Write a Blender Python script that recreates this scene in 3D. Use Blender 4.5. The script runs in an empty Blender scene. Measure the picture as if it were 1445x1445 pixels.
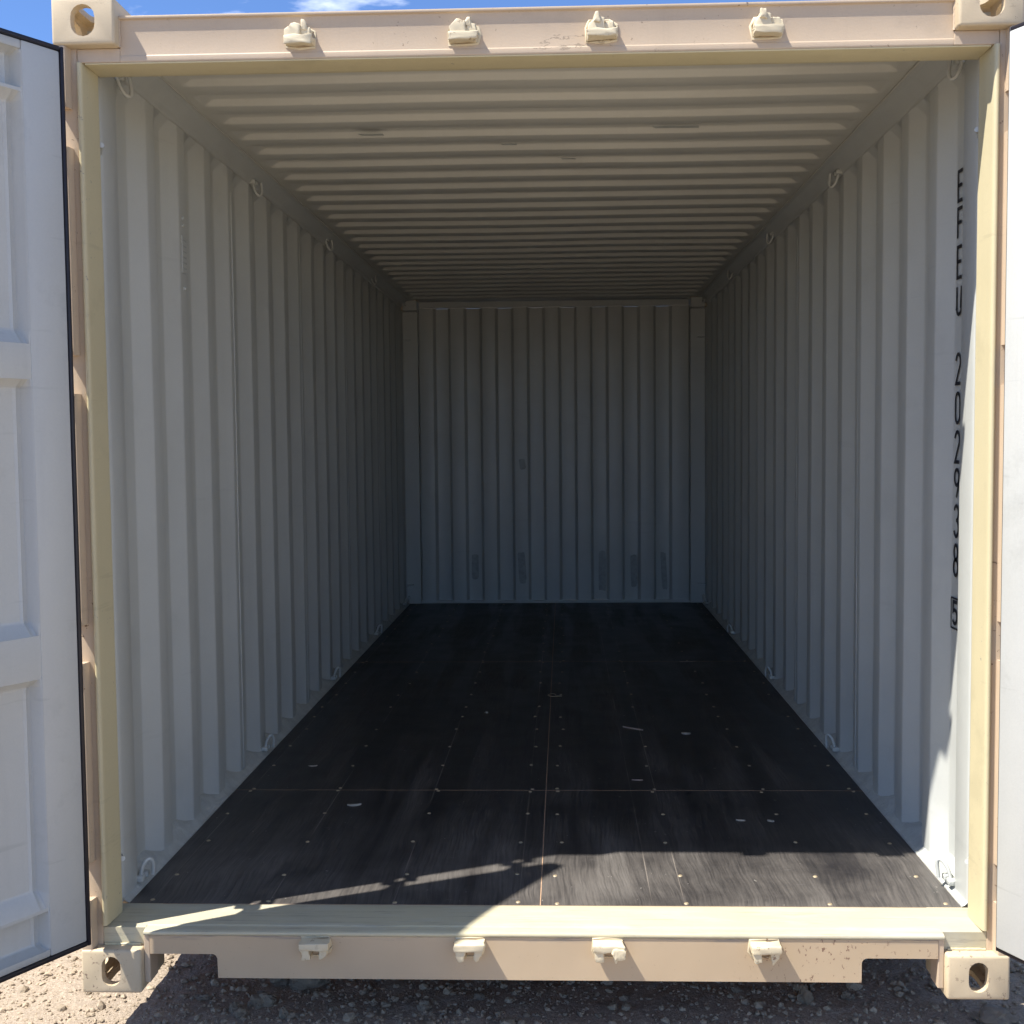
import bpy, bmesh, math, random
from mathutils import Vector, Matrix, noise
R = math.radians
sc = bpy.context.scene
col = sc.collection

# ------------------------------------------------------------------ camera, sky, sun, exposure
CX, CY, CZ = 0.07346, -2.88977, 1.45938
PITCH, ROLL, YAW, FPX = -0.0563782, -0.0088686, 0.0341626, 1594.94
cam_d = bpy.data.cameras.new("camera")
cam = bpy.data.objects.new("camera", cam_d); col.objects.link(cam)
fwd = Vector((-math.sin(YAW)*math.cos(PITCH), math.cos(YAW)*math.cos(PITCH), math.sin(PITCH)))
rgt = Vector((math.cos(YAW), math.sin(YAW), 0)); upv = rgt.cross(fwd)
r2 = math.cos(ROLL)*rgt + math.sin(ROLL)*upv; u2 = -math.sin(ROLL)*rgt + math.cos(ROLL)*upv
m3 = Matrix((r2, u2, -fwd)).transposed()
cam.matrix_world = Matrix.Translation((CX, CY, CZ)) @ m3.to_4x4()
cam_d.sensor_width = 36; cam_d.lens = 36*FPX/1445
cam_d.shift_x = -19.0/1445; cam_d.shift_y = -11.0/1445
cam_d.clip_start = 0.05; cam_d.clip_end = 2000
sc.camera = cam

SUN = Vector((0.54, 0.238, -1.0)).normalized()          # direction the light travels
elev = math.asin(-SUN.z); az = math.atan2(-SUN.x, -SUN.y)   # azimuth of the sun measured from +Y
world = bpy.data.worlds.new("World"); sc.world = world; world.use_nodes = True
nt = world.node_tree; nt.nodes.clear()
wo = nt.nodes.new('ShaderNodeOutputWorld'); bg = nt.nodes.new('ShaderNodeBackground')
sky = nt.nodes.new('ShaderNodeTexSky'); sky.sky_type = 'NISHITA'; sky.sun_disc = False
sky.sun_elevation = elev; sky.sun_rotation = az
sky.altitude = 5000; sky.air_density = 1.0; sky.dust_density = 0.0; sky.ozone_density = 7.5
bg.inputs['Strength'].default_value = 0.073
tc = nt.nodes.new('ShaderNodeTexCoord'); mp = nt.nodes.new('ShaderNodeMapping')
mp.inputs['Scale'].default_value = (1.0, 1.0, 3.2); mp.inputs['Rotation'].default_value = (0, 0, R(-10)); mp.inputs['Location'].default_value = (3.1, 0.4, 1.7)
nz = nt.nodes.new('ShaderNodeTexNoise'); nz.inputs['Scale'].default_value = 3.2; nz.inputs['Detail'].default_value = 7
nz.inputs['Roughness'].default_value = 0.56
rp = nt.nodes.new('ShaderNodeValToRGB'); rp.color_ramp.elements[0].position = 0.565; rp.color_ramp.elements[1].position = 0.72
mx = nt.nodes.new('ShaderNodeMixRGB'); mx.inputs[2].default_value = (8.6, 8.8, 9.1, 1)
nt.links.new(tc.outputs['Generated'], mp.inputs[0]); nt.links.new(mp.outputs[0], nz.inputs[0])
nt.links.new(nz.outputs[0], rp.inputs[0]); nt.links.new(rp.outputs[0], mx.inputs[0])
nt.links.new(sky.outputs[0], mx.inputs[1]); nt.links.new(mx.outputs[0], bg.inputs[0]); nt.links.new(bg.outputs[0], wo.inputs[0])

sun_d = bpy.data.lights.new("sun", 'SUN'); sun_d.energy = 2.5; sun_d.angle = R(0.53); sun_d.color = (1.0, 0.955, 0.88)
sun_o = bpy.data.objects.new("sun", sun_d); col.objects.link(sun_o)
sun_o.rotation_euler = SUN.to_track_quat('-Z', 'Y').to_euler(); sun_o.location = (-5, -3, 8)

sc.view_settings.view_transform = 'Standard'; sc.view_settings.look = 'None'
sc.view_settings.exposure = 1.97; sc.view_settings.gamma = 1.0
sc.cycles.use_denoising = True
sc.cycles.max_bounces = 12; sc.cycles.diffuse_bounces = 9; sc.cycles.glossy_bounces = 4
sc.cycles.sample_clamp_indirect = 8

# ------------------------------------------------------------------ materials
class NT:
    def __init__(s, name):
        s.m = bpy.data.materials.new(name); s.m.use_nodes = True; s.t = s.m.node_tree; s.n = s.t.nodes; s.l = s.t.links
        s.b = s.n['Principled BSDF']; s.tc = s.n.new('ShaderNodeTexCoord')
    def co(s, scale=(1,1,1)):
        g = s.n.new('ShaderNodeNewGeometry'); mp = s.n.new('ShaderNodeMapping'); mp.inputs['Scale'].default_value = scale
        s.l.new(g.outputs['Position'], mp.inputs[0]); return mp.outputs[0]
    def noise(s, scale, detail=4, rough=0.55, vec=None):
        x = s.n.new('ShaderNodeTexNoise'); x.inputs['Scale'].default_value = scale; x.inputs['Detail'].default_value = detail
        x.inputs['Roughness'].default_value = rough
        s.l.new(vec if vec else s.co(), x.inputs['Vector']); return x.outputs[0]
    def ramp(s, fac, a, b, ca=(0,0,0,1), cb=(1,1,1,1)):
        r = s.n.new('ShaderNodeValToRGB'); e = r.color_ramp.elements; e[0].position = a; e[1].position = b
        e[0].color = ca; e[1].color = cb; s.l.new(fac, r.inputs[0]); return r.outputs[0]
    def mix(s, fac, a, b, typ='MIX'):
        x = s.n.new('ShaderNodeMixRGB'); x.blend_type = typ
        for i, v in enumerate((fac, a, b)):
            if hasattr(v, 'links'): s.l.new(v, x.inputs[i])
            else: x.inputs[i].default_value = v
        return x.outputs[0]
    def math(s, op, a, b=0.0, c=None):
        x = s.n.new('ShaderNodeMath'); x.operation = op
        for i, v in enumerate((a, b) if c is None else (a, b, c)):
            if hasattr(v, 'links'): s.l.new(v, x.inputs[i])
            else: x.inputs[i].default_value = v
        return x.outputs[0]
    def sep(s):
        g = s.n.new('ShaderNodeNewGeometry'); x = s.n.new('ShaderNodeSeparateXYZ'); s.l.new(g.outputs['Position'], x.inputs[0]); return x.outputs
    def bump(s, h, strength=0.3, dist=0.01, prev=None):
        b = s.n.new('ShaderNodeBump'); b.inputs['Strength'].default_value = strength; b.inputs['Distance'].default_value = dist
        s.l.new(h, b.inputs['Height'])
        if prev: s.l.new(prev, b.inputs['Normal'])
        return b.outputs[0]
    def set(s, color=None, rough=None, normal=None, metal=None, spec=None):
        for k, v in (('Base Color', color), ('Roughness', rough), ('Normal', normal), ('Metallic', metal), ('Specular IOR Level', spec)):
            if v is None: continue
            if hasattr(v, 'links'): s.l.new(v, s.b.inputs[k])
            else: s.b.inputs[k].default_value = v
        return s.m

def c4(c): return (c[0], c[1], c[2], 1)

def paint(name, base, rough=0.45, var=0.10, chips=0.0, chipcol=(0.10, 0.06, 0.04), dents=0.35, streak=0.5, edge=0.69, smudge=0.0, scratch=None):
    n = NT(name)
    d = tuple(x*(1-var) for x in base)
    big = n.noise(2.3, 5, 0.6)
    colr = n.mix(n.ramp(big, 0.35, 0.65), c4(base), c4(d))
    drip = n.noise(1.0, 5, 0.65, n.co((14, 14, 0.9)))
    colr = n.mix(n.math('MULTIPLY', n.ramp(drip, 0.56, 0.78), streak*0.45), colr, c4(tuple(x*0.55 for x in base)))
    fine = n.noise(170, 3, 0.6)
    colr = n.mix(n.math('MULTIPLY', n.ramp(fine, 0.4, 0.75), 0.12), colr, c4(tuple(x*0.7 for x in base)))
    if smudge > 0:
        q = n.noise(4.2, 6, 0.7)
        colr = n.mix(n.math('MULTIPLY', n.ramp(q, 0.56, 0.66), smudge), colr, c4(tuple(x*0.70 for x in base)))
        q = n.noise(1.0, 4, 0.6, n.co((2.2, 2.2, 26)))
        colr = n.mix(n.math('MULTIPLY', n.ramp(q, 0.66, 0.70), smudge*0.8), colr, c4(tuple(x*0.62 for x in base)))
    if scratch:
        px, py, pz = n.sep()
        dx = n.math('DIVIDE', n.math('SUBTRACT', px, scratch[0]), scratch[1]); dz = n.math('DIVIDE', n.math('SUBTRACT', pz, scratch[2]), scratch[3])
        ell = n.math('SUBTRACT', 1.0, n.math('ADD', n.math('MULTIPLY', dx, dx), n.math('MULTIPLY', dz, dz)))
        w = n.math('ABSOLUTE', n.math('SUBTRACT', n.noise(1.0, 4, 0.6, n.co((11, 11, 40))), 0.5))
        colr = n.mix(n.math('MULTIPLY', n.math('LESS_THAN', w, 0.016), n.math('GREATER_THAN', ell, 0.0)), colr, c4(tuple(x*0.62 for x in base)))
    if chips > 0:
        a = n.noise(46, 5, 0.72); b = n.noise(3.1, 2, 0.5)
        fac = n.math('MULTIPLY', n.ramp(a, edge-chips*0.1, edge-chips*0.1+0.02), n.ramp(b, 0.46, 0.6))
        colr = n.mix(fac, colr, c4(chipcol))
    rr = n.math('MULTIPLY_ADD', n.noise(9, 4), 0.22, rough-0.11)
    nb = n.bump(n.noise(3.6, 2, 0.4), dents, 0.012)
    nb = n.bump(n.noise(240, 2, 0.5), 0.18, 0.0012, nb)
    return n.set(colr, rr, nb, spec=0.4)

M = {}
M['tan'] = paint('tan_paint', (0.52, 0.405, 0.285), 0.5, 0.06, 0.45, streak=0.45, smudge=0.25, scratch=(0.085, 0.10, 2.463, 0.022))
M['cream'] = paint('cream_paint', (0.57, 0.50, 0.315), 0.48, 0.05, 0.35, (0.30, 0.27, 0.22), smudge=0.3)
M['grey'] = paint('grey_paint', (0.515, 0.525, 0.492), 0.36, 0.07, 0, streak=0.30, dents=0.5, smudge=0.16)
M['door_grey'] = paint('door_grey_paint', (0.48, 0.485, 0.46), 0.40, 0.06, 0, streak=0.35, dents=0.25, smudge=0.35)
M['roof_grey'] = paint('roof_grey_paint', (0.56, 0.55, 0.49), 0.45, 0.07, 0.25, (0.6, 0.6, 0.56), streak=0.1)

# sill face: tan paint with a field of dark chips on its right-hand third, dirty upper edge
n = NT('sill_tan_paint')
x, y, z = n.sep()
base = n.mix(n.ramp(n.noise(2.6, 5), 0.35, 0.65), (0.50, 0.385, 0.255, 1), (0.455, 0.345, 0.225, 1))
region = n.math('MULTIPLY', n.ramp(x, 0.50, 0.62), n.ramp(n.noise(6, 2), 0.30, 0.5))
vor = n.noise(78, 3, 0.6, n.co((1.25, 1, 0.8)))
base = n.mix(n.math('MULTIPLY', n.ramp(vor, 0.635, 0.66), region), base, (0.20, 0.12, 0.08, 1))
sp = n.noise(120, 3, 0.7)
base = n.mix(n.math('MULTIPLY', n.ramp(sp, 0.71, 0.73), 0.8), base, (0.22, 0.16, 0.12, 1))
top = n.math('MULTIPLY', n.ramp(z, 0.136, 0.146), n.ramp(n.noise(1.0, 5, 0.7, n.co((5, 60, 90))), 0.50, 0.60))
base = n.mix(n.math('MULTIPLY', top, 0.8), base, (0.24, 0.21, 0.18, 1))
n.set(base, 0.5, n.bump(n.noise(4, 2), 0.3, 0.012), spec=0.4); M['sill_tan'] = n.m

# threshold: cream paint rubbed and scuffed along the length
n = NT('threshold_cream_paint')
x, y, z = n.sep()
base = n.mix(n.ramp(n.noise(3.0, 5), 0.35, 0.65), (0.505, 0.455, 0.305, 1), (0.44, 0.40, 0.285, 1))
scr = n.noise(1.0, 6, 0.75, n.co((3.2, 130, 60)))
base = n.mix(n.math('MULTIPLY', n.ramp(scr, 0.57, 0.66), 0.8), base, (0.22, 0.20, 0.17, 1))
sm = n.noise(1.0, 5, 0.65, n.co((5, 24, 10)))
base = n.mix(n.math('MULTIPLY', n.ramp(sm, 0.48, 0.62), 0.35), base, (0.50, 0.49, 0.40, 1))
blue = n.noise(16, 5, 0.75)
base = n.mix(n.ramp(blue, 0.735, 0.76), base, (0.16, 0.20, 0.32, 1))
n.set(base, 0.5, n.bump(n.noise(30, 4), 0.25, 0.004), spec=0.4); M['threshold'] = n.m

# floor: dark film-faced plywood with grain along the container, worn pale bands, chalk lines by the screws
n = NT('dark_plywood')
x, y, z = n.sep()
warp = n.noise(1.6, 3)
vec = n.n.new('ShaderNodeCombineXYZ')
wx = n.math('MULTIPLY_ADD', warp, 0.10, x)
n.l.new(n.math('MULTIPLY', wx, 150), vec.inputs[0]); n.l.new(n.math('MULTIPLY', y, 5.5), vec.inputs[1]); n.l.new(n.math('MULTIPLY', x, 3), vec.inputs[2])
grain = n.noise(1.0, 6, 0.68, vec.outputs[0])
band = n.noise(1.0, 3, 0.55, n.co((7.5, 0.62, 1)))
patch = n.noise(2.1, 4, 0.6)
bandm = n.math('MULTIPLY', n.ramp(band, 0.44, 0.56), n.ramp(patch, 0.34, 0.62))
dark = (0.016, 0.0155, 0.017, 1); mid = (0.105, 0.097, 0.090, 1)
g2 = n.ramp(grain, 0.34, 0.66)
worn = n.mix(g2, (0.046, 0.042, 0.039, 1), mid)
plain = n.mix(g2, dark, (0.030, 0.027, 0.027, 1))
base = n.mix(bandm, plain, worn)
dust = n.ramp(n.noise(5.5, 6, 0.7), 0.55, 0.85)
base = n.mix(n.math('MULTIPLY', dust, 0.22), base, (0.10, 0.095, 0.09, 1))
front = n.math('MULTIPLY', n.math('SUBTRACT', 1.0, n.ramp(y, 0.35, 1.5)), n.ramp(n.noise(3.2, 5, 0.6), 0.30, 0.62))  # door-end dust, also painted paler to brighten the sunlit strip, fading with depth
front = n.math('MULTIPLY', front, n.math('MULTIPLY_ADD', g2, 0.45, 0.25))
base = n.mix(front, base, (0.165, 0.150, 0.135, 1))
for lx in (-1.095, -0.76, -0.41, -0.06, 0.31, 0.40):
    d = n.math('ABSOLUTE', n.math('SUBTRACT', x, lx))
    ln = n.math('MULTIPLY', n.math('LESS_THAN', d, 0.0014), n.ramp(n.noise(1.0, 3, 0.6, n.co((3, 1.7, 1))), 0.42, 0.60))
    base = n.mix(n.math('MULTIPLY', ln, 0.55), base, (0.30, 0.26, 0.22, 1))
scr2 = n.noise(1.0, 2, 0.5, n.co((9, 150, 1)))
base = n.mix(n.math('MULTIPLY', n.ramp(scr2, 0.76, 0.78), 0.5), base, (0.20, 0.19, 0.18, 1))
speck = n.noise(60, 2, 0.5)
base = n.mix(n.math('MULTIPLY', n.ramp(speck, 0.765, 0.775), 0.8), base, (0.36, 0.34, 0.30, 1))
rg = n.mix(bandm, (0.34, 0.34, 0.34, 1), (0.56, 0.56, 0.56, 1))
rg = n.math('MULTIPLY_ADD', n.noise(7, 4), 0.18, n.math('SUBTRACT', rg, 0.09))
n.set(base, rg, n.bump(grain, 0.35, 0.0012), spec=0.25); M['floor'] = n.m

def plain_mat(name, c, rough=0.6, metal=0.0, var=0.25, scale=30, bump=0.2, bd=0.003):
    n = NT(name); f = n.ramp(n.noise(scale, 5), 0.35, 0.68)
    return n.set(n.mix(f, c4(c), c4(tuple(v*(1-var) for v in c))), rough, n.bump(n.noise(scale*3, 4), bump, bd), metal)
M['rubber'] = plain_mat('black_rubber', (0.012, 0.010, 0.016), 0.42, bump=0.05)
M['black'] = plain_mat('black_marking', (0.008, 0.008, 0.014), 0.5, bump=0)
M['seam'] = plain_mat('raw_ply_edge', (0.46, 0.30, 0.19), 0.8)
M['screw'] = plain_mat('zinc_screw', (0.42, 0.34, 0.22), 0.5, 0.3, 0.2, 200)
M['caulk'] = plain_mat('grey_caulk', (0.50, 0.51, 0.47), 0.6, 0, 0.18, 22, 0.8, 0.006)
M['patch'] = plain_mat('dark_touch_up', (0.36, 0.375, 0.35), 0.5, bump=0.02)
M['wood'] = plain_mat('pale_wood', (0.34, 0.26, 0.21), 0.8, scale=80)
M['paper'] = plain_mat('pale_scrap', (0.36, 0.32, 0.26), 0.8)
M['rust'] = plain_mat('rusty_steel', (0.10, 0.055, 0.035), 0.8, bump=0.4)
M['primer'] = plain_mat('red_primer', (0.10, 0.03, 0.025), 0.7)

def stone_mat(name, c):
    n = NT(name); g = n.n.new('ShaderNodeNewGeometry')
    f = n.ramp(n.noise(24, 6, 0.65), 0.3, 0.7)
    base = n.mix(f, c4(c), c4(tuple(v*0.62 for v in c)))
    rnd = n.math('MULTIPLY_ADD', g.outputs['Random Per Island'], 0.4, 0.78)
    base = n.mix(1.0, base, rnd, 'MULTIPLY')
    return n.set(base, 0.9, n.bump(n.noise(90, 5, 0.7), 0.6, 0.004), spec=0.2)
M['gravel'] = stone_mat('gravel_stone', (0.43, 0.345, 0.245))
M['stone'] = plain_mat('grey_stone', (0.235, 0.185, 0.13), 0.9, 0, 0.35, 26, 0.7, 0.006)
n = NT('gravel_ground')
a = n.noise(150, 5, 0.75); b = n.noise(38, 5, 0.7); cc = n.noise(2.0, 5, 0.6)
base = n.mix(n.ramp(a, 0.38, 0.62), (0.27, 0.215, 0.16, 1), (0.475, 0.395, 0.305, 1))
base = n.mix(n.math('MULTIPLY', n.ramp(b, 0.45, 0.66), 0.5), base, (0.25, 0.20, 0.15, 1))
base = n.mix(n.math('MULTIPLY', n.ramp(cc, 0.4, 0.7), 0.35), base, (0.41, 0.335, 0.25, 1))
n.set(base, 0.95, n.bump(b, 0.8, 0.012, n.bump(a, 0.8, 0.005)), spec=0.15); M['ground'] = n.m

# ------------------------------------------------------------------ mesh helpers
def islands(bm):
    seen = set(); out = []
    for v in bm.verts:
        if v in seen: continue
        st = [v]; seen.add(v); g_ = []
        while st:
            q = st.pop(); g_.append(q)
            for e in q.link_edges:
                w = e.other_vert(q)
                if w not in seen: seen.add(w); st.append(w)
        out.append(g_)
    return out
def link(name, bm, mats, parent=None, smooth=None, split=False):
    if split:
        first = None
        for g_ in islands(bm):
            idx = {v: i for i, v in enumerate(g_)}
            nb = bmesh.new(); nv = [nb.verts.new(v.co) for v in g_]
            for f in {f for v in g_ for f in v.link_faces}: nb.faces.new([nv[idx[v]] for v in f.verts])
            o = link(name, nb, mats, parent, smooth); first = first or o
        bm.free(); return first
    me = bpy.data.meshes.new(name); bmesh.ops.recalc_face_normals(bm, faces=bm.faces[:]) if smooth != 'raw' else None
    bm.to_mesh(me); bm.free()
    for m in (mats if isinstance(mats, (list, tuple)) else [mats]): me.materials.append(m)
    o = bpy.data.objects.new(name, me); col.objects.link(o)
    if parent: o.parent = parent
    if smooth: me.shade_smooth(); me.set_sharp_from_angle(angle=R(smooth if isinstance(smooth, (int, float)) else 40))
    return o
def box(bm, x0, x1, y0, y1, z0, z1, bev=0.0, seg=2):
    r = bmesh.ops.create_cube(bm, size=1); vs = r['verts']
    for v in vs: v.co = Vector(((x0+x1)/2+v.co.x*(x1-x0), (y0+y1)/2+v.co.y*(y1-y0), (z0+z1)/2+v.co.z*(z1-z0)))
    if bev: bmesh.ops.bevel(bm, geom=list({e for v in vs for e in v.link_edges}), offset=bev, segments=seg, affect='EDGES', profile=0.5)
def prism(bm, pts, axis, a, b):
    """closed polygon pts extruded along axis from a to b. x: pts=(y,z)  y: (x,z)  z: (x,y)"""
    def mk(p, t): return {'x': (t, p[0], p[1]), 'y': (p[0], t, p[1]), 'z': (p[0], p[1], t)}[axis]
    A = [bm.verts.new(mk(p, a)) for p in pts]; B = [bm.verts.new(mk(p, b)) for p in pts]
    n_ = len(pts)
    for i in range(n_): bm.faces.new((A[i], A[(i+1) % n_], B[(i+1) % n_], B[i]))
    bm.faces.new(A[::-1]); bm.faces.new(B)
    return A+B
def tube(bm, pts, r, seg=8, close=False):
    pts = [Vector(p) for p in pts]; rings = []; N = len(pts); prev = None
    for i, p in enumerate(pts):
        if close: t = pts[(i+1) % N]-pts[i-1]
        else: t = (pts[min(i+1, N-1)]-pts[max(i-1, 0)])
        t.normalize()
        a = (prev - t*prev.dot(t)) if prev is not None else t.orthogonal()
        a.normalize(); prev = a; b = t.cross(a)
        rr = r[i] if isinstance(r, (list, tuple)) else r
        rings.append([bm.verts.new(p+(a*math.cos(k*2*math.pi/seg)+b*math.sin(k*2*math.pi/seg))*rr) for k in range(seg)])
    for i in range(N if close else N-1):
        A, B = rings[i], rings[(i+1) % N]
        for k in range(seg): bm.faces.new((A[k], A[(k+1) % seg], B[(k+1) % seg], B[k]))
    if not close: bm.faces.new(rings[0][::-1]); bm.faces.new(rings[-1])
def roundpoly(pts, r, k=2):
    out = [pts[0]]
    for i in range(1, len(pts)-1):
        p, a, b = Vector(pts[i]), Vector(pts[i-1]), Vector(pts[i+1])
        rr = min(r, (a-p).length*0.45, (b-p).length*0.45)
        s, e = p+(a-p).normalized()*rr, p+(b-p).normalized()*rr
        for j in range(k+1):
            t = j/k; out.append(tuple(s*(1-t)**2+p*2*t*(1-t)+e*t*t))
    out.append(pts[-1]); return out
def grid(bm, rows, mi=0):
    V = [[bm.verts.new(p) for p in r] for r in rows]
    for i in range(len(V)-1):
        for j in range(len(V[0])-1):
            f = bm.faces.new((V[i][j], V[i][j+1], V[i+1][j+1], V[i+1][j])); f.material_index = mi
def sheet(bm, rows, off, m0=0, m1=1):
    """two skins, OFF apart, stitched along their rim into one closed sheet"""
    A = [[bm.verts.new(p) for p in r_] for r_ in rows]; B = [[bm.verts.new((p[0]+off[0], p[1]+off[1], p[2]+off[2])) for p in r_] for r_ in rows]
    n_, m_ = len(A), len(A[0])
    for i in range(n_-1):
        for j in range(m_-1):
            bm.faces.new((A[i][j], A[i][j+1], A[i+1][j+1], A[i+1][j])).material_index = m0
            bm.faces.new((B[i][j], B[i+1][j], B[i+1][j+1], B[i][j+1])).material_index = m1
    for i in range(n_-1):
        for j in (0, m_-1): bm.faces.new((A[i][j], A[i+1][j], B[i+1][j], B[i][j])).material_index = m1
    for j in range(m_-1):
        for i in (0, n_-1): bm.faces.new((A[i][j], A[i][j+1], B[i][j+1], B[i][j])).material_index = m1
def tmp_obj(bm):
    bmesh.ops.recalc_face_normals(bm, faces=bm.faces[:])
    me = bpy.data.meshes.new('t'); bm.to_mesh(me); bm.free(); o = bpy.data.objects.new('t', me); col.objects.link(o); return o
def boolean(bmA, cutters):
    A = tmp_obj(bmA); cs = [tmp_obj(c) for c in cutters]
    for c in cs:
        m = A.modifiers.new('b', 'BOOLEAN'); m.operation = 'DIFFERENCE'; m.object = c; m.solver = 'EXACT'
    dg = bpy.context.evaluated_depsgraph_get(); dg.update()
    me = bpy.data.meshes.new_from_object(A.evaluated_get(dg))
    for o in [A]+cs: d = o.data; bpy.data.objects.remove(o); bpy.data.meshes.remove(d)
    return me
def stadium(w, h, n_=8):
    """vertical stadium outline about the origin"""
    r = w/2; s = h/2-r; o = []
    for k in range(n_+1): a = math.pi*k/n_; o.append((r*math.cos(a), s+r*math.sin(a)))
    for k in range(n_+1): a = math.pi+math.pi*k/n_; o.append((r*math.cos(a), -s+r*math.sin(a)))
    return o

# ------------------------------------------------------------------ ground
def gz(x, y):
    t = min(max((y-1.2)/4.2, 0), 1); t = t*t*(3-2*t)
    e = max(0.0, 1-max(abs(x)-1.6, 0)/2.5)
    h = -0.135 + 0.135*t*e*(1 if y < 8 else max(0, 1-(y-8)/3))
    h += 0.012*noise.noise(Vector((x*1.3, y*1.3, 2)))
    return h
bm = bmesh.new()
def axis(lo, hi, a, b, fine, coarse):
    v = [a+(b-a)*i/fine for i in range(fine+1)]
    g = 0.05; p = b
    while p < hi: p += g; g *= coarse; v.append(min(p, hi))
    g = 0.05; p = a
    while p > lo: p -= g; g *= coarse; v.insert(0, max(p, lo))
    return v
xs = axis(-900, 900, -2.3, 1.8, 200, 1.28); ys = axis(-900, 900, -0.3, 1.8, 110, 1.28)
rows = []
for yy in ys:
    r_ = []
    for xx in xs:
        near = 1.0 if (-2.35 < xx < 1.85 and -0.35 < yy < 1.85) else 0.0
        f = near*(0.006*noise.noise(Vector((xx*17, yy*17, 0)))+0.004*noise.noise(Vector((xx*45, yy*45, 5))))
        r_.append((xx, yy, gz(xx, yy)+f))
    rows.append(r_)
grid(bm, rows)
g = link('ground', bm, M['ground'], smooth=180); g['kind'] = 'structure'

def ico(bm, c, s, rnd, sub=1, rough=0.22):
    r = bmesh.ops.create_icosphere(bm, subdivisions=sub, radius=1.0)
    rot = Matrix.Rotation(rnd.uniform(0, 6.3), 3, Vector((rnd.uniform(-1, 1), rnd.uniform(-1, 1), rnd.uniform(-1, 1))).normalized())
    o = Vector((rnd.uniform(0, 99), rnd.uniform(0, 99), 0))
    for v in r['verts']:
        p = v.co.copy(); k = 1+rough*2*noise.noise(p*1.3+o)+rough*0.6*noise.noise(p*3.5+o)
        p = rot @ (p*k)
        v.co = Vector((c[0]+p.x*s[0], c[1]+p.y*s[1], c[2]+p.z*s[2]))
rnd = random.Random(5)
# loose gravel: far too many stones to count
proto = []
for k in range(8):
    b_ = bmesh.new(); ico(b_, (0, 0, 0), (1, 1, 1), rnd, 1, 0.3); b_.verts.index_update()
    proto.append(([v.co.copy() for v in b_.verts], [[v.index for v in f.verts] for f in b_.faces])); b_.free()
V, F = [], []
for k in range(42000):
    xx, yy = rnd.uniform(-2.2, 1.75), rnd.uniform(-0.15, 1.5)
    cl = noise.noise(Vector((xx*2.2, yy*2.2, 7)))
    if rnd.random() > 0.75+cl*0.8: continue
    s = min(0.0016+rnd.expovariate(1/0.0021), 0.020)
    pv, pf = proto[rnd.randrange(8)]; a = rnd.uniform(0, 6.28); ca, sa = math.cos(a), math.sin(a); fl = rnd.uniform(0.5, 0.85); el = rnd.uniform(0.8, 1.4)
    z0 = gz(xx, yy)+s*0.25; base_i = len(V)
    for p in pv: V.append((xx+(p.x*ca*el-p.y*sa)*s, yy+(p.x*sa*el+p.y*ca)*s, z0+p.z*s*fl))
    F += [[base_i+i for i in f] for f in pf]
me = bpy.data.meshes.new('gravel'); me.from_pydata(V, [], F); me.materials.append(M['gravel'])
gr = bpy.data.objects.new('gravel', me); col.objects.link(gr)
gr['kind'] = 'stuff'; gr['label'] = 'loose beige gravel and grit lying over the ground around the container'; gr['category'] = 'gravel'

def thing_tag(o, label, cat, group=None):
    o['label'] = label; o['category'] = cat
    if group: o['group'] = group
STONES = [  # x, y, sx, sy, sz, label
    (-0.795, 0.215, .034, .028, .022, 'angular stone standing in the shade below the outer left lock bracket of the sill'),
    (-0.695, 0.335, .050, .040, .028, 'largest broad flat stone half under the sill by its outer left lock bracket'),
    (-0.775, 0.350, .026, .026, .024, 'lumpy pale stone just beside the broad flat stone under the sill'),
    (-0.862, 0.175, .016, .018, .014, 'small dark stone leaning against the angular stone near the sill notch'),
    (-0.838, 0.150, .018, .016, .012, 'small light stone in front of the angular stone near the left sill notch'),
    (-0.975, 0.245, .022, .012, .008, 'thin flat stone lying below the left notch of the sill'),
    (-0.330, 0.190, .018, .015, .016, 'lone round pebble below the second lock bracket from the left'),
    (0.742, 0.240, .018, .020, .027, 'upright tan stone under the sill right of its outer right lock bracket'),
    (0.870, 0.265, .016, .014, .011, 'small grey stone below the left end of the right sill notch'),
    (1.235, 0.150, .052, .040, .022, 'big rough stone in the bottom right corner under the corner casting'),
    (-1.290, 0.640, .014, .012, .011, 'small grey pebble on sunlit gravel beside the left bottom corner casting'),
    (-1.205, 0.760, .018, .012, .008, 'reddish flat chip of stone on sunlit gravel under the left door edge'),
    (-0.715, 0.140, .011, .011, .018, 'narrow upright pebble standing in front of the broad flat stone'),
    (-0.180, 0.260, .015, .012, .010, 'low dark pebble in the shade midway under the sill'),
    (0.560, 0.300, .013, .011, .010, 'little pale pebble just left of the upright tan stone'),
]
for i, (x_, y_, a, b, c, lab) in enumerate(STONES):
    bm = bmesh.new(); ico(bm, (0, 0, 0), (a, b, c), rnd, 3, 0.30)
    o = link('stone', bm, M['stone'], smooth=24); o.location = (x_, y_, gz(x_, y_)+c*0.55); thing_tag(o, lab, 'stone', 'loose stones under the container')

# ------------------------------------------------------------------ the container
root = bpy.data.objects.new('shipping_container', None); col.objects.link(root)
root['label'] = 'open shipping container in tan paint with grey corrugated inside and both doors swung wide'; root['category'] = 'container'
ZF = 0.174

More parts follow.
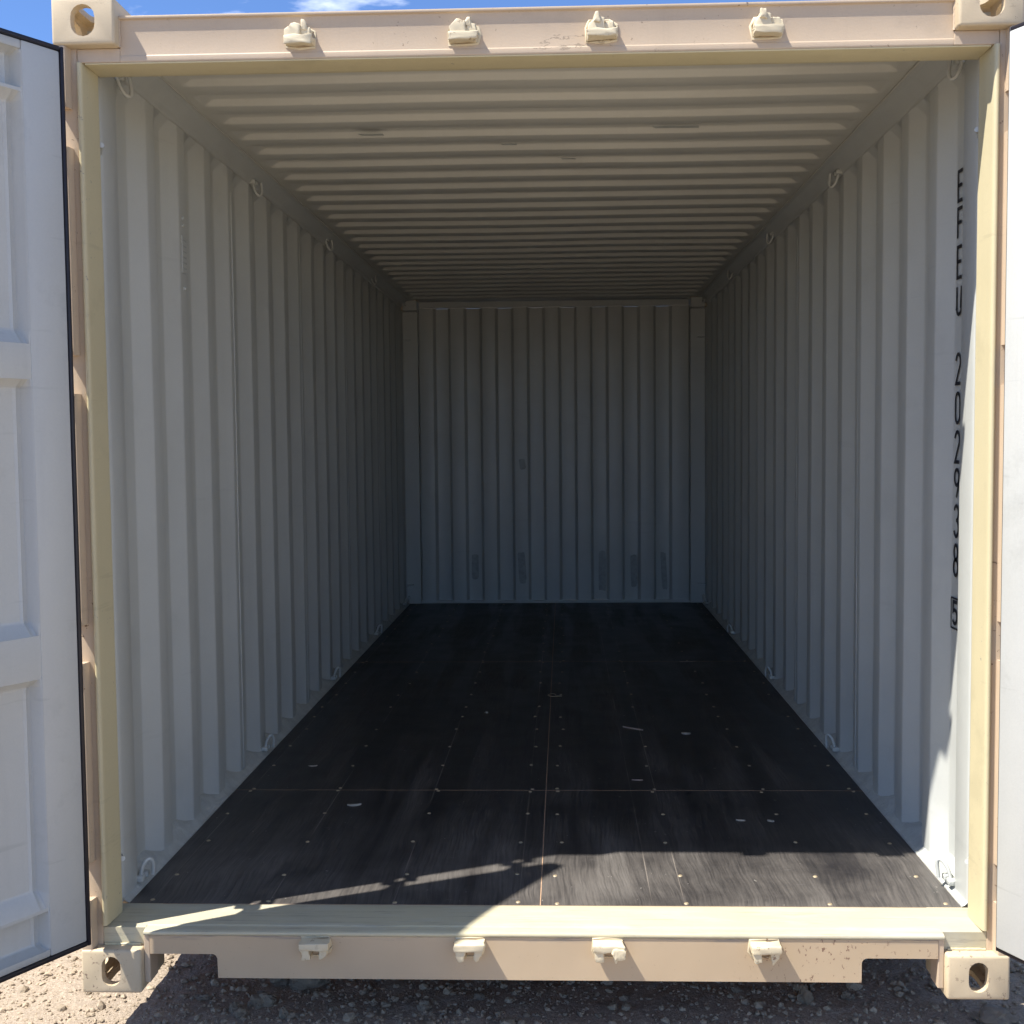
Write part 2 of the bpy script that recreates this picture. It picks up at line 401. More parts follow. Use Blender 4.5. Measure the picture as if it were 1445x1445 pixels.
# corner castings
def casting(sx, y0, y1, z0, top, front):
    x0, x1 = sorted((sx*1.219, sx*1.057))
    bm = bmesh.new(); box(bm, x0, x1, y0, y1, z0, z0+0.118, 0.0075, 3)
    cut = []
    c = bmesh.new(); box(c, x0+0.026, x1-0.026, y0+0.024, y1-0.024, z0+0.016, z0+0.102, 0.012, 2); cut.append(c)
    xm, ym, zm = (x0+x1)/2, (y0+y1)/2, z0+0.06
    fy = (y0-0.02, y0+0.04) if front else (y1-0.04, y1+0.02)
    w = 0.062 if top else 0.051
    c = bmesh.new(); prism(c, [(xm+p[0], zm+p[1]) for p in stadium(w, 0.080)], 'y', *fy); cut.append(c)
    fx = (x1-0.045, x1+0.02) if sx > 0 else (x0-0.02, x0+0.045)
    c = bmesh.new(); prism(c, [(ym+p[1], zm+p[0]) for p in stadium(0.051, 0.079)], 'x', *fx); cut.append(c)
    fz = (z0+0.09, z0+0.14) if top else (z0-0.02, z0+0.03)
    c = bmesh.new(); prism(c, [(xm+p[0], ym+p[1]) for p in stadium(0.0635, 0.124)], 'z', *fz); cut.append(c)
    me = boolean(bm, cut)
    me.materials.clear(); me.materials.append(M['casting']); me.shade_smooth(); me.set_sharp_from_angle(angle=R(32))
    o = bpy.data.objects.new('corner_casting', me); col.objects.link(o); o.parent = root; return o
M['casting'] = paint('casting_paint', (0.56, 0.455, 0.305), 0.55, 0.10, 0.75, (0.20, 0.14, 0.10), dents=0.6, streak=0.5, edge=0.665)
LY = 6.058
for sx in (-1, 1):
    for fr in (True, False):
        for tp in (True, False):
            casting(sx, 0 if fr else LY-.178, .178 if fr else LY, 2.473 if tp else 0, tp, fr)

# door posts
def mir(pts, s): return [(s*p[0], p[1]) for p in pts]
for s in (-1, 1):
    bm = bmesh.new()
    prism(bm, mir(roundpoly([(1.2175, .06), (1.2175, .0325), (1.1695, .0325), (1.1695, .06)], .003), s), 'z', .1185, 2.4725)
    post = link('corner_post', bm, M['tan'], root, 35)
    cuts = [.1185] + [q for z_ in (.30, .935, 1.64, 2.27) for q in (z_-.050, z_+.050)] + [2.4725]
    for a_, b_ in zip(cuts[::2], cuts[1::2]):     # outer lip of the post, cut away behind each hinge
        bm = bmesh.new(); prism(bm, mir(roundpoly([(1.2175, .0323), (1.2175, .004), (1.188, .004), (1.184, .0323)], .004), s), 'z', a_, b_)
        link('post_lip', bm, M['tan'], post, 35)
    bm = bmesh.new()
    prism(bm, mir(roundpoly([(1.1685, .1175), (1.1685, .026), (1.162, .0245), (1.1565, .029), (1.1550, .040), (1.1500, .1175)], .003), s), 'z', .172, 2.437)
    link('door_jamb', bm, M['cream'], post, 35)
    bm = bmesh.new()
    prism(bm, mir([(1.150, .119), (1.196, .119), (1.2005, .124), (1.2005, .158), (1.196, .163), (1.180, .165), (1.172, .169), (1.168, .177), (1.1675, .19), (1.168, .276), (1.171, .283), (1.176, .286), (1.2175, .286), (1.2175, .0615), (1.171, .0615), (1.171, .118)], s), 'z', .1785, 2.4725)
    ch = link('post_channel', bm, M['grey'], post, 40)
    for z_ in (2.258, .322):
        bm = bmesh.new(); tube(bm, [(s*1.150, .128, z_-.004), (s*1.164, .150, z_-.008), (s*1.176, .178, z_-.014)], .007, 10)
        link('lashing_bar', bm, M['grey'], ch, 60)
    for z_ in (2.27, 1.64, .935, .30):     # hinge lugs on the post, flush under the pin
        bm = bmesh.new()
        for dz in (-.058, .058):
            box(bm, *sorted((s*1.2235, s*1.190)), -.030, .0038, z_+dz-.009, z_+dz+.009, .003, 2)
        tube(bm, [(s*1.2105, -.022, z_-.075), (s*1.2105, -.022, z_+.075)], .007, 12)
        link('hinge', bm, M['casting'], post, 40)

# door header, its cream soffit, drip lip
bm = bmesh.new()
prism(bm, roundpoly([(.150, 2.4375), (.150, 2.552), (.027, 2.552), (.027, 2.5445), (.035, 2.543), (.035, 2.4545), (.0335, 2.4525), (.0335, 2.4400), (.035, 2.4375)], .002), 'x', -1.0565, 1.0565)
box(bm, -1.0565, 1.0565, .149, .165, 2.5525, 2.580, 0)
box(bm, -1.2170, 1.2170, .1785, .200, 2.5755, 2.584, 0)
header = link('door_header', bm, M['tan'], root, 35)
for s in (-1, 1):
    bm = bmesh.new(); box(bm, *sorted((s*1.0570, s*1.1690)), .033, .150, 2.4375, 2.4724, .002); link('header_end', bm, M['tan'], header)
bm = bmesh.new()
prism(bm, roundpoly([(.036, 2.4370), (.0365, 2.4335), (.120, 2.4320), (.136, 2.4325), (.136, 2.4370)], .002), 'x', -1.1500, 1.1500)
link('header_soffit', bm, M['cream'], header, 35)

# sill: front plate with a notch at each end, cream threshold plate on top
bm = bmesh.new()
out = [(-1.040, .150), (-1.040, .100), (-.872, .100)]
out += [(-.872+.014*math.sin(a), .086+.014*math.cos(a)) for a in (0.3, .8, 1.3)]
out += [(-.857, .035), (.843, .035), (.843, .086)] + [(.857-.014*math.cos(a), .086+.014*math.sin(a)) for a in (.3, .8, 1.3)] + [(.858, .100), (1.040, .100), (1.040, .150)]
prism(bm, out, 'y', .020, .030)
sill = link('door_sill', bm, M['sill_tan'], root, 30)
bm = bmesh.new()    # returned flanges of the two notches and the lower lip
for s, xi in ((-1, .857), (1, .843)):
    box(bm, *sorted((s*1.040, s*(xi+.012))), .0305, .090, .0945, .1005, .002)
    box(bm, *sorted((s*xi, s*(xi-.006))), .0305, .090, .036, .094, .002)
    box(bm, *sorted((s*1.0565, s*1.0405)), .022, .080, .020, .150, .002)
link('notch_flange', bm, M['tan'], sill, split=True)
bm = bmesh.new(); box(bm, -.850, .836, .0305, .120, .0335, .0375, 0); link('bottom_lip', bm, M['primer'], sill)
bm = bmesh.new()
prism(bm, roundpoly([(.1675, .150), (.1675, ZF+.0015), (.150, ZF+.001), (.050, .1685), (.046, .1655), (.028, .1640), (.0175, .1610), (.0165, .1540), (.020, .1505)], .003), 'x', -1.0555, 1.0555)
for s in (-1, 1):
    prism(bm, [(.1675, .119), (.1675, ZF+.0013), (.150, ZF+.0008), (.050, .1683), (.036, .1650), (.036, .119)], 'x', *sorted((s*1.0557, s*1.1690)))
link('threshold_plate', bm, M['threshold'], sill, 35)

for s in (-1, 1):
    bm = bmesh.new(); rw = random.Random(9+s)
    tube(bm, [(s*(1.0568+rw.uniform(-.0006, .0006)), .033, 2.474+i*.0055) for i in range(14)], [.0032+rw.uniform(-.0007, .0009) for i in range(14)], 7)
    link('frame_weld', bm, M['tan'], header, 60)
    bm = bmesh.new()
    tube(bm, [(s*(1.166-i*.0075), .0335+rw.uniform(-.0006, .0006), .1205) for i in range(14)], [.0034+rw.uniform(-.0007, .0009) for i in range(14)], 7)
    link('frame_weld', bm, M['cream'], sill, 60)

# lock keepers, four on the header, four on the sill
def keeper(x_, z_, top, k):
    r_ = random.Random(k+3); bm = bmesh.new(); f = 1 if top else -1
    yf = .034 if top else .019
    def pr(pts, d0, d1):
        n0 = len(bm.verts); q = [(x_+p[0]*.93, z_+f*p[1]*.95) for p in pts]
        if f < 0: q = q[::-1]
        prism(bm, q, 'y', yf-d1*.88, yf+.002-d0)
    if top:
        pr([(-.040, -.018), (-.036, .010), (-.018, .026), (.006, .024), (.006, -.018)], 0, .034)
        pr([(.004, -.018), (.004, .004), (.012, .016), (.032, .016), (.038, -.018)], 0, .028)
        m = 1 if k < 2 else -1
        if m > 0: pr([(.004, .010), (.007, .034), (.020, .034), (.024, .006)], 0, .030)
        else: pr([(-.026, .014), (-.022, .034), (-.008, .034), (-.006, .010)], 0, .040)
        pr([(-.039, -.026), (-.041, -.006), (.041, -.006), (.037, -.026)], 0, .038)
    else:
        pr([(-.042, -.026), (-.040, -.006), (.040, -.006), (.043, -.026)], 0, .046)
        pr([(-.041, -.012), (-.032, .022), (-.012, .022), (-.012, -.012)], 0, .042)
        pr([(.012, -.012), (.014, .018), (.020, .026), (.034, .010), (.041, -.012)], 0, .038)
        if k == 6:
            pr([(.030+.020*math.cos(a), -.004+.018*math.sin(a)) for a in [i*math.pi/5 for i in range(10)]], .004, .050)
    bmesh.ops.bevel(bm, geom=bm.edges[:], offset=.0020, segments=2, affect='EDGES', profile=.5)
    bmesh.ops.triangulate(bm, faces=bm.faces[:]); bmesh.ops.subdivide_edges(bm, edges=[e for e in bm.edges if e.calc_length() > .007], cuts=2, use_grid_fill=True)
    zz = .024*.95
    ring = [(-.040, -.027), (-.042, .004), (-.034, zz), (-.010, zz), (.016, zz), (.036, zz*.6), (.041, -.005), (.037, -.027), (0, -.028)]
    tube(bm, [(x_+p[0]*.96, yf+.0008, z_+f*p[1]) for p in ring], [.0030+r_.uniform(-.0008, .0012) for _ in ring], 7, close=True)
    for v in bm.verts: v.co += Vector((noise.noise(v.co*190), noise.noise(v.co*170+Vector((3, 0, k)))*.8, noise.noise(v.co*180+Vector((0, 7, k)))))*.0020
    for v in bm.verts: v.co += Vector((noise.noise(v.co*60+Vector((k*9, 0, 0))), 0, noise.noise(v.co*60+Vector((0, k*9, 4)))))*.0055
    link('lock_keeper', bm, M['casting_light'], header if top else sill, 50)
M['casting_light'] = paint('keeper_paint', (0.64, 0.55, 0.38), 0.6, 0.12, 0.8, (0.24, 0.16, 0.10), dents=0.9, streak=0.2, edge=0.67)
for k, x_ in enumerate((-.590, -.172, .178, .592)): keeper(x_, 2.492, True, k)
for k, x_ in enumerate((-.592, -.183, .180, .590)): keeper(x_, .122, False, k+4)

# side walls: standard trapezoid corrugation, 36 mm deep, 278 mm pitch
def side_profile():
    p = [(.2865, 1.176), (.300, 1.176), (.385, 1.212), (.457, 1.212)]
    y = .527
    for k in range(19):
        j = 0.0
        p += [(y, 1.176), (y+.070, 1.176), (y+.138, 1.212), (y+.208, 1.212)]; y += .278
    p += [(y, 1.176), (5.985, 1.176)]
    return roundpoly(p, .007, 3)
prof = side_profile()
for s in (-1, 1):
    bm = bmesh.new()
    zs = [ZF+.005, ZF+.030] + [ZF+.03+(2.458-ZF-.03)*i/14 for i in range(1, 15)] + [2.491]
    rows = []
    for i, z_ in enumerate(zs):
        row = []
        for (y_, x_) in prof:
            if i in (0, len(zs)-1): x_ = 1.176+(x_-1.176)*(0.05 if i else 0.15)
            d = .0016*noise.noise(Vector((y_*1.1, z_*1.3, s*5)))+.0007*noise.noise(Vector((y_*5, z_*2.2, s*5+3)))
            row.append((s*(x_+d), y_, z_))
        rows.append(row)
    sheet(bm, rows, (s*.004, 0, 0))
    wall = link('side_wall', bm, [M['grey'], M['tan']], root, 50)
    for yb in (1.361, 2.473, 3.585, 4.697):       # vertical weld beads joining the wall sheets
        bm = bmesh.new(); tube(bm, [(s*1.1758, yb+.035, ZF+.03+i*.22) for i in range(11)], .0016, 6); link('weld_seam', bm, M['grey'], wall, 60)
    # ledge between the floor boards and the wall, painted and caulked
    bm = bmesh.new(); rows = []
    N = 300
    for i in range(N+1):
        y_ = .169+(5.985-.169)*i/N
        w = .003*noise.noise(Vector((y_*9, s, 0)))+.002*noise.noise(Vector((y_*31, s, 3)))
        ph = ((y_-.562) % .278)/.278; bump = .010*max(0, math.cos((ph-.5)*2*math.pi))
        rows.append([(s*1.1515, y_, ZF-.004), (s*(1.1525), y_, ZF+.0035), (s*(1.160+w*.6), y_, ZF+.006+w*.3), (s*(1.172+w), y_, ZF+.016+abs(w)*.8), (s*(1.180+bump*.8), y_, ZF+.026+w+bump*1.3), (s*1.2135, y_, ZF+.036+bump*1.6)])
    grid(bm, rows); link('floor_ledge', bm, M['caulk'], wall, 50)
    # roof rail
    bm = bmesh.new()
    prism(bm, [(s*p[0], p[1]) for p in roundpoly([(1.2175, 2.492), (1.182, 2.4915), (1.172, 2.494), (1.164, 2.508), (1.128, 2.5405), (1.112, 2.5445), (1.112, 2.553), (1.2175, 2.562)], .003)], 'y', .1505, LY-.18)
    link('roof_rail', bm, M['grey'], root, 40)
    bm = bmesh.new(); box(bm, *sorted((s*1.160, s*1.2175)), .18, LY-.18, .020, ZF+.002, .003); link('bottom_rail', bm, M['tan'], root)
    for z_, up in ((2.458, False), (ZF+.040, True)):
        for y_ in ((.288, 1.675, 3.065, 4.455, 5.80) if not up else (.300, 1.675, 3.065, 4.455, 5.80)):
            bm = bmesh.new(); pts = []
            L = .054; dn = 1 if up else -1; z_ = z_ + (0 if up else .016)
            for i in range(15):
                a = math.pi*i/14
                pts.append((s*(1.172-.010-.013*(1-math.cos(a))-.010*math.sin(a)), y_-.013*math.cos(a)+random.Random(y_*7+s).uniform(-.016,.016)*math.sin(a), z_+dn*(L*math.sin(a)**.75)-dn*.012))
            tube(bm, pts, .0056, 10)
            ring = link('lashing_ring', bm, M['grey'], root, 60)
            bm = bmesh.new()
            box(bm, *sorted((s*1.150, s*1.178)), y_-.030, y_-.006, z_-dn*.012-.009, z_-dn*.012+.009, .004, 2)
            box(bm, *sorted((s*1.150, s*1.178)), y_+.006, y_+.030, z_-dn*.012-.009, z_-dn*.012+.009, .004, 2)
            link('weld_base', bm, M['caulk'], ring, 50, split=True)

# roof panels, ribs across
bm = bmesh.new()
yy = [(.140, 0), (.150, 0), (.162, 1)]
y = .370
while y < 5.80:
    yy += [(y, 1), (y+.012, 0), (y+.098, 0), (y+.112, 1)]; y += .2075
yy += [(6.04, 0)]
yy = [(p[0], p[1]) for p in yy]
rp_ = roundpoly([(a, b*.021) for a, b in yy], .004, 2)
xr = [-1.114, -1.10, -1.085, -1.075, -1.062, -1.05, -1.035]
xl = xr + [-.9+.1*i for i in range(19)] + [-q for q in xr[::-1]]
rows = []
for x_ in xl:
    t = min(max((1.088-abs(x_))/.050, 0), 1); t = t*t*(3-2*t)
    rows.append([(x_, p[0], 2.5465+p[1]*t+.003*noise.noise(Vector((x_*1.2, p[0]*.9, 9)))) for p in rp_])
sheet(bm, rows, (0, 0, .004))
roof = link('roof_panel', bm, [M['roof_grey'], M['tan']], root, 55)
for s in (-1, 1):
    bm = bmesh.new(); tube(bm, [(s*(1.112+.001*math.sin(i*2.3)), .152+i*.2, 2.5445) for i in range(29)], .0035, 6); link('roof_weld', bm, M['roof_grey'], roof, 60)

# end wall
ex = [(-1.0525, 6.000), (-.938, 6.000)]
x_ = -.938; near = True
seq = [-.9345, -.8165, -.693, -.570, -.4465, -.323, -.1995, -.076, .0475, .171, .2945, .418, .5415, .665, .7885, .912]
near = True; pts = [(-1.075, 6.032), (-1.0565, 6.032), (-1.0525, 6.000)]
for q in seq:
    a, b = (6.000, 6.044) if near else (6.044, 6.000)
    pts += [(q-.009, a), (q+.009, b)]; near = not near
pts += [(1.0525, 6.000), (1.0565, 6.032), (1.075, 6.032)]
ep = roundpoly(pts, .005, 2)
bm = bmesh.new(); rows = []
for i in range(14):
    z_ = ZF+.020+(2.497-ZF-.020)*i/13
    rows.append([(p[0], p[1]+.003*noise.noise(Vector((p[0]*2, z_*1.5, 30))), z_) for p in ep])
sheet(bm, rows, (0, .004, 0))
ew = link('end_wall', bm, [M['grey'], M['tan']], root, 50)
bm = bmesh.new(); box(bm, -1.0605, 1.0605, 5.982, 6.05, ZF+.002, ZF+.0195, .002); box(bm, -1.09, -1.055, 6.0375, 6.048, ZF-.04, 2.49); box(bm, 1.055, 1.09, 6.0375, 6.048, ZF-.04, 2.49); box(bm, -1.052, 1.052, 5.986, 6.05, ZF-.05, ZF+.001); link('end_sill', bm, M['grey'], ew)
bm = bmesh.new(); box(bm, -1.052, 1.052, 5.984, 6.05, 2.4975, 2.5445, .004); link('end_header', bm, M['grey'], ew)
for s in (-1, 1):
    bm = bmesh.new()
    box(bm, *sorted((s*1.0610, s*1.2175)), 5.965, 6.031, ZF+.002, 2.468, .003)
    ep_ = link('end_post', bm, M['grey'], root)
    bm = bmesh.new(); box(bm, *sorted((s*1.0545, s*1.163)), 5.874, 6.05, 2.4690, 2.5445, .005); link('casting_pocket', bm, M['grey'], ep_)
    for z_ in (2.245, .325):
        bm = bmesh.new(); tube(bm, [(s*1.176, 5.945, z_), (s*1.115, 5.958, z_+.002)], .006, 8); link('lashing_bar', bm, M['grey'], ep_, 60)
    bm = bmesh.new(); tube(bm, [(s*1.172, 5.962, ZF+.02+i*.2) for i in range(12)], .003, 6); link('post_weld', bm, M['grey'], ep_, 60)
PATCH = [(-.252, 1.273, .024, .040, 0.12, 5.9975), (-.635, .46, .028, .10, 0.0, 6.0412), (-.262, .455, .030, .12, 0.05, 5.9975), (.372, .42, .030, .16, 0, 6.0412), (.86, .42, .022, .15, 0.05, 6.0412), (.62, .43, .026, .13, 0.02, 5.9975)]
for px, pz, w, h, an, yb in PATCH:
    bm = bmesh.new(); o_ = []
    for i in range(20):
        a = i*math.pi/10; c_, s_ = math.cos(a), math.sin(a)
        q = Vector((w*abs(c_)**.35*(1 if c_ > 0 else -1), h*abs(s_)**.3*(1 if s_ > 0 else -1)))*(1+.12*noise.noise(Vector((c_*2, s_*2, px*9))))
        o_.append((px+q.x*math.cos(an)-q.y*math.sin(an), pz+q.x*math.sin(an)+q.y*math.cos(an)))
    prism(bm, o_, 'y', yb-.002, yb); link('touch_up_patch', bm, M['patch'], ew)

# floor boards on a raw ply edge line, and their screws
bm = bmesh.new(); box(bm, -1.151, 1.151, .169, 5.984, ZF-.030, ZF+.0009); sub = link('underfloor', bm, M['seam'], root)
scr_me = None
def screw_mesh():
    bm = bmesh.new()
    bmesh.ops.create_cone(bm, segments=12, radius1=.0070, radius2=.0050, depth=.0022, cap_ends=True)
    for v in bm.verts: v.co.z += .0011
    me = bpy.data.meshes.new('floor_screw'); bm.to_mesh(me); bm.free(); me.materials.append(M['screw']); return me
scr_me = screw_mesh()
srow = [.186, .384, .661, .936, 1.181, 1.214, 1.513, 1.793, 2.075, 2.30, 2.50, 2.758, 3.03, 3.32, 3.595, 3.629, 3.92, 4.20, 4.48, 4.78, 5.08, 5.36, 5.64, 5.90]
scol = [-1.095, -.762, -.408, -.062, .052, .398, .79, 1.105]
rr = random.Random(11)
for (y0, y1) in ((.1695, 1.1945), (1.1995, 3.6090), (3.6170, 5.984)):
    for (x0, x1) in ((-1.151, -.0013), (.0013, 1.151)):
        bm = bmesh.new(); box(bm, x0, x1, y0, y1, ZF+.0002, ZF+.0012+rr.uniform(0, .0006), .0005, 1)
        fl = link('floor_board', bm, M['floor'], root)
        fl['label'] = 'dark plywood floor board with brown grain and worn pale bands'
        for sy in srow:
            for sx in scol:
                if x0 < sx < x1 and y0 < sy < y1:
                    if sy > 1.3 and rr.random() < .12: continue
                    so = bpy.data.objects.new('floor_screw', scr_me); col.objects.link(so); so.parent = fl
                    so.location = (sx+rr.uniform(-.012, .012), sy+rr.uniform(-.008, .008), ZF+.0014)

# container number painted on the first outer flat of the right wall
def strokes(ch):
    def arc(cx, cy, rx, ry, a0, a1, n_=14): return [(cx+rx*math.cos(R(a0+(a1-a0)*i/n_)), cy+ry*math.sin(R(a0+(a1-a0)*i/n_))) for i in range(n_+1)]
    D = {
     'E': [[(1, 1), (0, 1), (0, 0), (1, 0)], [(0, .52), (.85, .52)]],
     'F': [[(1, 1), (0, 1), (0, 0)], [(0, .52), (.85, .52)]],
     'U': [[(0, 1), (0, .22)]+arc(.5, .22, .5, .22, 180, 360)+[(1, .22), (1, 1)]],
     '2': [arc(.5, .74, .5, .26, 170, -30)+[(0, 0), (1, 0)]],
     '0': [arc(.5, .74, .5, .26, 0, 180)+arc(.5, .26, .5, .26, 180, 360)+[(1, .74)]],
     '9': [arc(.5, .72, .5, .28, -10, 350, 20), [(1, .74), (.92, .45), (.45, 0)]],
     '3': [arc(.5, .76, .48, .24, 160, -90, 12)[:], arc(.5, .27, .5, .27, 90, -160, 12)],
     '8': [arc(.5, .76, .42, .24, -90, 270, 20), arc(.5, .26, .5, .26, 90, 450, 20)],
     '5': [[(.95, 1), (.05, 1), (.05, .56)]+arc(.42, .33, .52, .31, 110, -150, 14)],
     '#': [[(-.47, 1.16), (1.5, 1.16)], [(-.47, 1.16), (-.47, -.2), (1.5, -.2)]],
    }
    return D[ch]
def stroke_geo(bm, pts, w, fx):
    P = [Vector(p) for p in pts]; L, Rr = [], []
    for i, p in enumerate(P):
        t0 = (P[i]-P[i-1]).normalized() if i else (P[1]-P[0]).normalized()
        t1 = (P[i+1]-P[i]).normalized() if i < len(P)-1 else t0
        t = (t0+t1); t = t.normalized() if t.length > 1e-6 else t0
        n_ = Vector((-t.y, t.x)); k = w/2/max(.5, n_.dot(Vector((-t0.y, t0.x))))
        L.append(p+n_*k); Rr.append(p-n_*k)
    vl = [bm.verts.new(fx(q)) for q in L]; vr = [bm.verts.new(fx(q)) for q in Rr]
    for i in range(len(P)-1): bm.faces.new((vl[i], vl[i+1], vr[i+1], vr[i]))
TXT = [('E', 2.223, 2.126), ('F', 2.118, 2.021), ('E', 2.009, 1.908), ('U', 1.896, 1.803), ('2', 1.703, 1.605), ('0', 1.591, 1.492), ('2', 1.480, 1.379), ('9', 1.371, 1.276), ('3', 1.266, 1.163), ('8', 1.152, 1.049), ('5', .985, .906)]
for ch, zt, zb in TXT:
    bm = bmesh.new(); zt -= .007; zb += .007; h = zt-zb; W = .036; yl = .4385
    def put(q, yl=yl, zb=zb, h=h, W=W): return (1.2095, yl-q.x, zb+q.y)
    for st in strokes(ch): stroke_geo(bm, [(a*W, b*h) for a, b in st], .0105, put)
    if ch == '5':
        for st in strokes('#'): stroke_geo(bm, [(a*.034, b*h) for a, b in st], .005, put)
    mk = link('number_marking', bm, M['black'], root)
    mk['label'] = 'black painted %s %s of the container number' % ('letter' if ch in 'EFU' else 'digit', ch)

# small vent plate and rivets on the left wall
bm = bmesh.new(); box(bm, -1.1755, -1.1725, .822, .862, 2.02, 2.14, .001); vp = link('vent_plate', bm, M['grey'], root)
bm = bmesh.new()
for i in range(6):
    for j in range(3):
        r_ = bmesh.ops.create_cone(bm, segments=8, radius1=.0036, radius2=.0036, depth=.001, cap_ends=True, matrix=Matrix.Translation((-1.1721, .830+j*.012, 2.035+i*.018)) @ Matrix.Rotation(R(90), 4, 'Y'))
link('vent_hole', bm, M['patch'], vp)
bm = bmesh.new()
for (y_, z_) in ((.836, 2.175), (.842, 2.20), (.842, 1.97)):
    bmesh.ops.create_uvsphere(bm, u_segments=10, v_segments=6, radius=.006, matrix=Matrix.Translation((-1.1755, y_, z_)))
link('rivet', bm, M['caulk'], vp, 80, split=True)
# sticker remains on the roof
for (x_, y_, w, h) in ((.47, 1.13, .085, .016), (-.60, 1.16, .045, .014), (-.12, 1.32, .03, .014), (.10, 1.55, .03, .01)):
    bm = bmesh.new(); prism(bm, [(x_-w, y_-h), (x_+w*.9, y_-h*.7), (x_+w, y_+h), (x_-w*.8, y_+h*.8)], 'z', 2.5445, 2.5455)
    link('glue_residue', bm, M['caulk'], roof)

# ------------------------------------------------------------------ doors
def door(side):
    s = -1 if side == 'L' else 1
    H = Vector((-1.158, -.075)) if s < 0 else Vector((1.142, -.077))
    X = Vector((-.529, -.849)) if s < 0 else Vector((.47, -.883))
    X.normalize(); Y = Vector((-X.y, X.x))*(1 if s < 0 else -1)
    def T(p): q = H+X*p[0]+Y*p[1]; return Vector((q.x, q.y, p[2]))
    z0, z1 = .180, 2.428; W = 1.165; B = -.052
    bm = bmesh.new()
    box(bm, .010, .112, B, 0, z0, z1, .004); box(bm, W-.112, W-.012, B, 0, z0, z1, .004)
    box(bm, .112, W-.112, B, -.002, z1-.022, z1, .003); box(bm, .112, W-.112, B, -.002, z0, z0+.018, .003)
    # pressed panel: bands stand in towards the container
    d = -.038
    pz = [(z0+.018, -.010), (z0+.028, d), (.292, d), (.296, -.004), (.302, -.004), (.345, d), (.860, d), (.885, -.003), (.985, -.003), (1.022, d), (1.600, d), (1.622, -.003), (1.700, -.003), (1.738, d), (2.285, d), (2.308, -.004), (2.314, -.004), (2.320, d), (z1-.032, d), (z1-.022, -.010)]
    pz = roundpoly(pz, .006, 3)
    rows = []
    for u, k in ((.1115, 0), (.1145, .12), (.1195, .9), (.122, 1), (.131, 1), (.133, .90), (.136, .87), (.139, .93), (.142, 1), (.5, 1), (W-.14, 1), (W-.122, 1), (W-.1195, .9), (W-.1115, 0)):
        rows.append([(u, min(p[1]*k, -.0005) if p[1] < -.01 else max(p[1], -.004), p[0]) for p in pz])
    sheet(bm, rows, (0, -.004, 0), 0, 0)
    for v in bm.verts: v.co = T(v.co)
    dr = link('door', bm, M['door_grey'], root, 40)
    dr['label'] = ('left' if s < 0 else 'right') + ' door with light grey inner face swung open'
    # rubber gasket round the edge: a flat lip with a rounded outer bead
    bm = bmesh.new()
    gy = .004 if s < 0 else -.006
    for (a, b, c, e) in ((.000 if s < 0 else .0045, .0095, z0-.012, z1+.012), (W-.0115, W, z0-.012, z1+.012)): box(bm, a, b, -.044, gy, c, e, .002, 2)
    box(bm, .0095, W-.0115, -.044, gy, z1+.0005, z1+.012, .003, 2); box(bm, .0095, W-.0115, -.044, gy, z0-.012, z0-.0005, .003, 2)
    for v in bm.verts: v.co = T(v.co)
    link('door_gasket', bm, M['rubber'], dr, 40)
    # outside: two locking rods with guides, hinge blades
    for u in (.30, .86):
        bm = bmesh.new(); tube(bm, [T((u, B-.030, z0-.03)), T((u, B-.030, 1.2)), T((u, B-.030, z1+.03))], .017, 12)
        rod = link('locking_rod', bm, M['tan'], dr, 50)
        bm = bmesh.new()
        for z_ in (.35, 1.0, 1.65, 2.25): box(bm, u-.045, u+.045, B-.052, B+.004, z_-.025, z_+.025, .006)
        for v in bm.verts: v.co = T(v.co)
        link('rod_guide', bm, M['tan'], rod)
    for z_ in (2.27, 1.64, .935, .30):
        bm = bmesh.new(); box(bm, .002, .16, B-.012, B+.002, z_-.035, z_+.035, .004)
        for v in bm.verts: v.co = T(v.co)
        p = T((.004, B-.004, 0)); pin = Vector((s*1.2105, -.020))
        tube(bm, [(p.x, p.y, z_), (pin.x, pin.y, z_)], .022, 10)
        link('hinge_blade', bm, M['tan'], dr, 40)
door('L'); door('R')

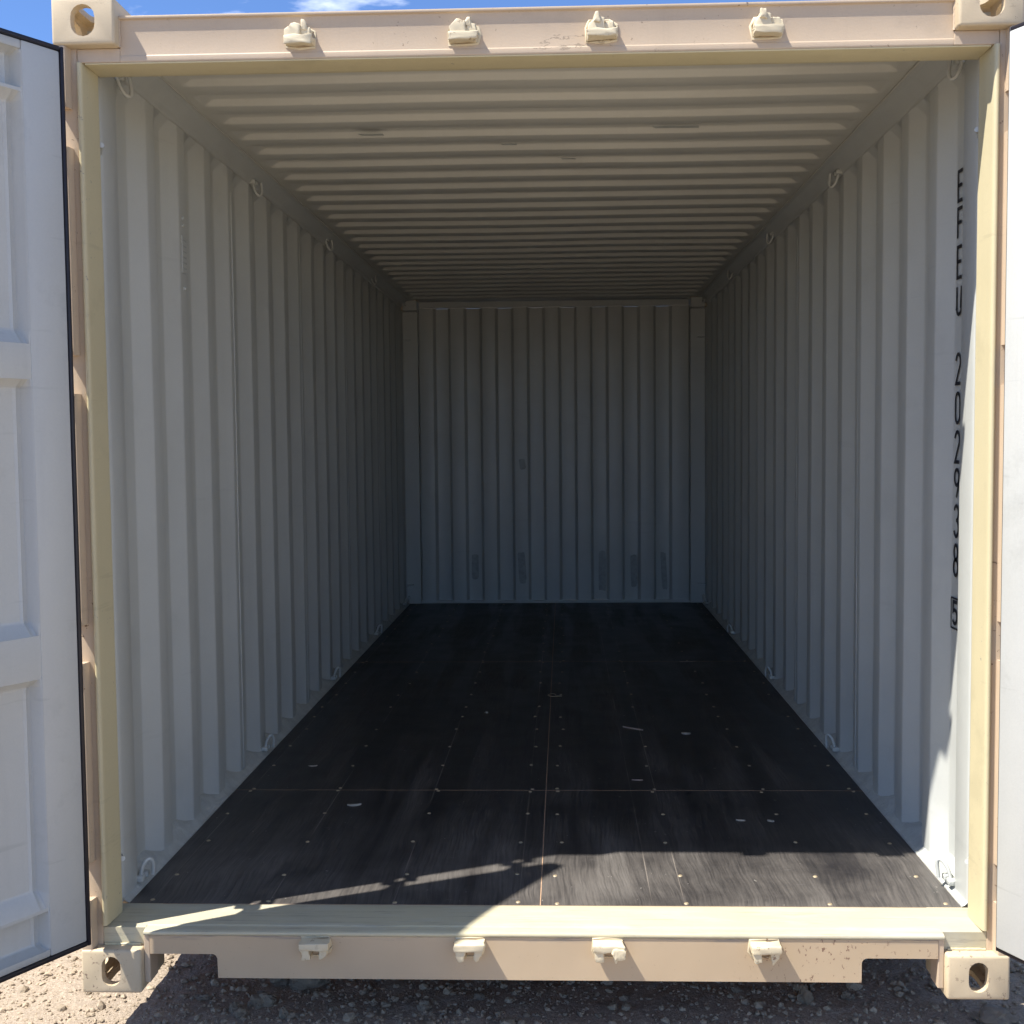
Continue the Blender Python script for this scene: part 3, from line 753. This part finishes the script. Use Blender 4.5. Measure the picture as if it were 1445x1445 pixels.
# ------------------------------------------------------------------ small litter on the floor
def splinter(name, x_, y_, L, w, h, ang, m, lab, cat, curl=0.0):
    bm = bmesh.new(); N = 8; rows = []
    for i in range(N+1):
        t = i/N-.5; ww = w*(1-abs(2*t)**2.2)*.5+w*.12
        cy = curl*(t*t)*4*L
        rows.append([(t*L, cy-ww, 0), (t*L, cy-ww*.6, h*(1-abs(t))), (t*L, cy+ww*.5, h*.9), (t*L, cy+ww, 0)])
    sheet(bm, rows, (0, 0, -.0006), 0, 0)
    o = link(name, bm, m); o.location = (x_, y_, ZF+.0016); o.rotation_euler = (0, 0, ang)
    thing_tag(o, lab, cat, 'litter on the container floor'); return o
splinter('wood_splinter', .372, 2.084, .105, .012, .005, R(-34), M['wood'], 'long pale wood splinter lying right of the middle of the dark floor', 'splinter')
splinter('wood_chip', .598, 1.999, .040, .026, .006, R(-10), M['paper'], 'small grey chip lying just right of the long splinter', 'chip')
splinter('wood_shaving', -.675, 1.017, .050, .010, .006, R(12), M['paper'], 'pale curled shaving on the left near the first cross joint of the floor', 'shaving', .12)
splinter('wood_shaving', -.930, 1.50, .035, .007, .004, R(8), M['paper'], 'tiny pale shaving close to the left wall', 'shaving', .1)
splinter('wood_sliver', .342, 1.321, .042, .006, .003, R(-4), M['wood'], 'thin sliver just behind the first cross joint right of the centre line', 'sliver')
splinter('wood_sliver', .66, .87, .030, .010, .004, R(-12), M['paper'], 'short pale sliver in front of the first cross joint towards the right', 'sliver')
splinter('paper_scrap', .76, .865, .024, .010, .004, R(-30), M['paper'], 'rightmost white scrap on the floor near the first cross joint', 'scrap')
splinter('wood_sliver', .78, 3.60, .09, .008, .003, R(6), M['wood'], 'sliver lying on the far cross joint near the right wall', 'sliver')
splinter('paper_scrap', -.30, 2.38, .018, .016, .006, R(60), M['paper'], 'white fleck left of the centre in the middle of the floor', 'scrap')
bm = bmesh.new(); tube(bm, [(.020*math.cos(a*.5), .030*math.sin(a*.5), .003+.001*math.sin(a)) for a in range(12)]+[(.05, -.02, .003)], .0016, 6)
o = link('wire_loop', bm, M['screw'], smooth=60); o.location = (.006, 2.74, ZF+.001); thing_tag(o, 'thin bent wire loop lying on the centre line of the floor', 'wire', 'litter on the container floor')
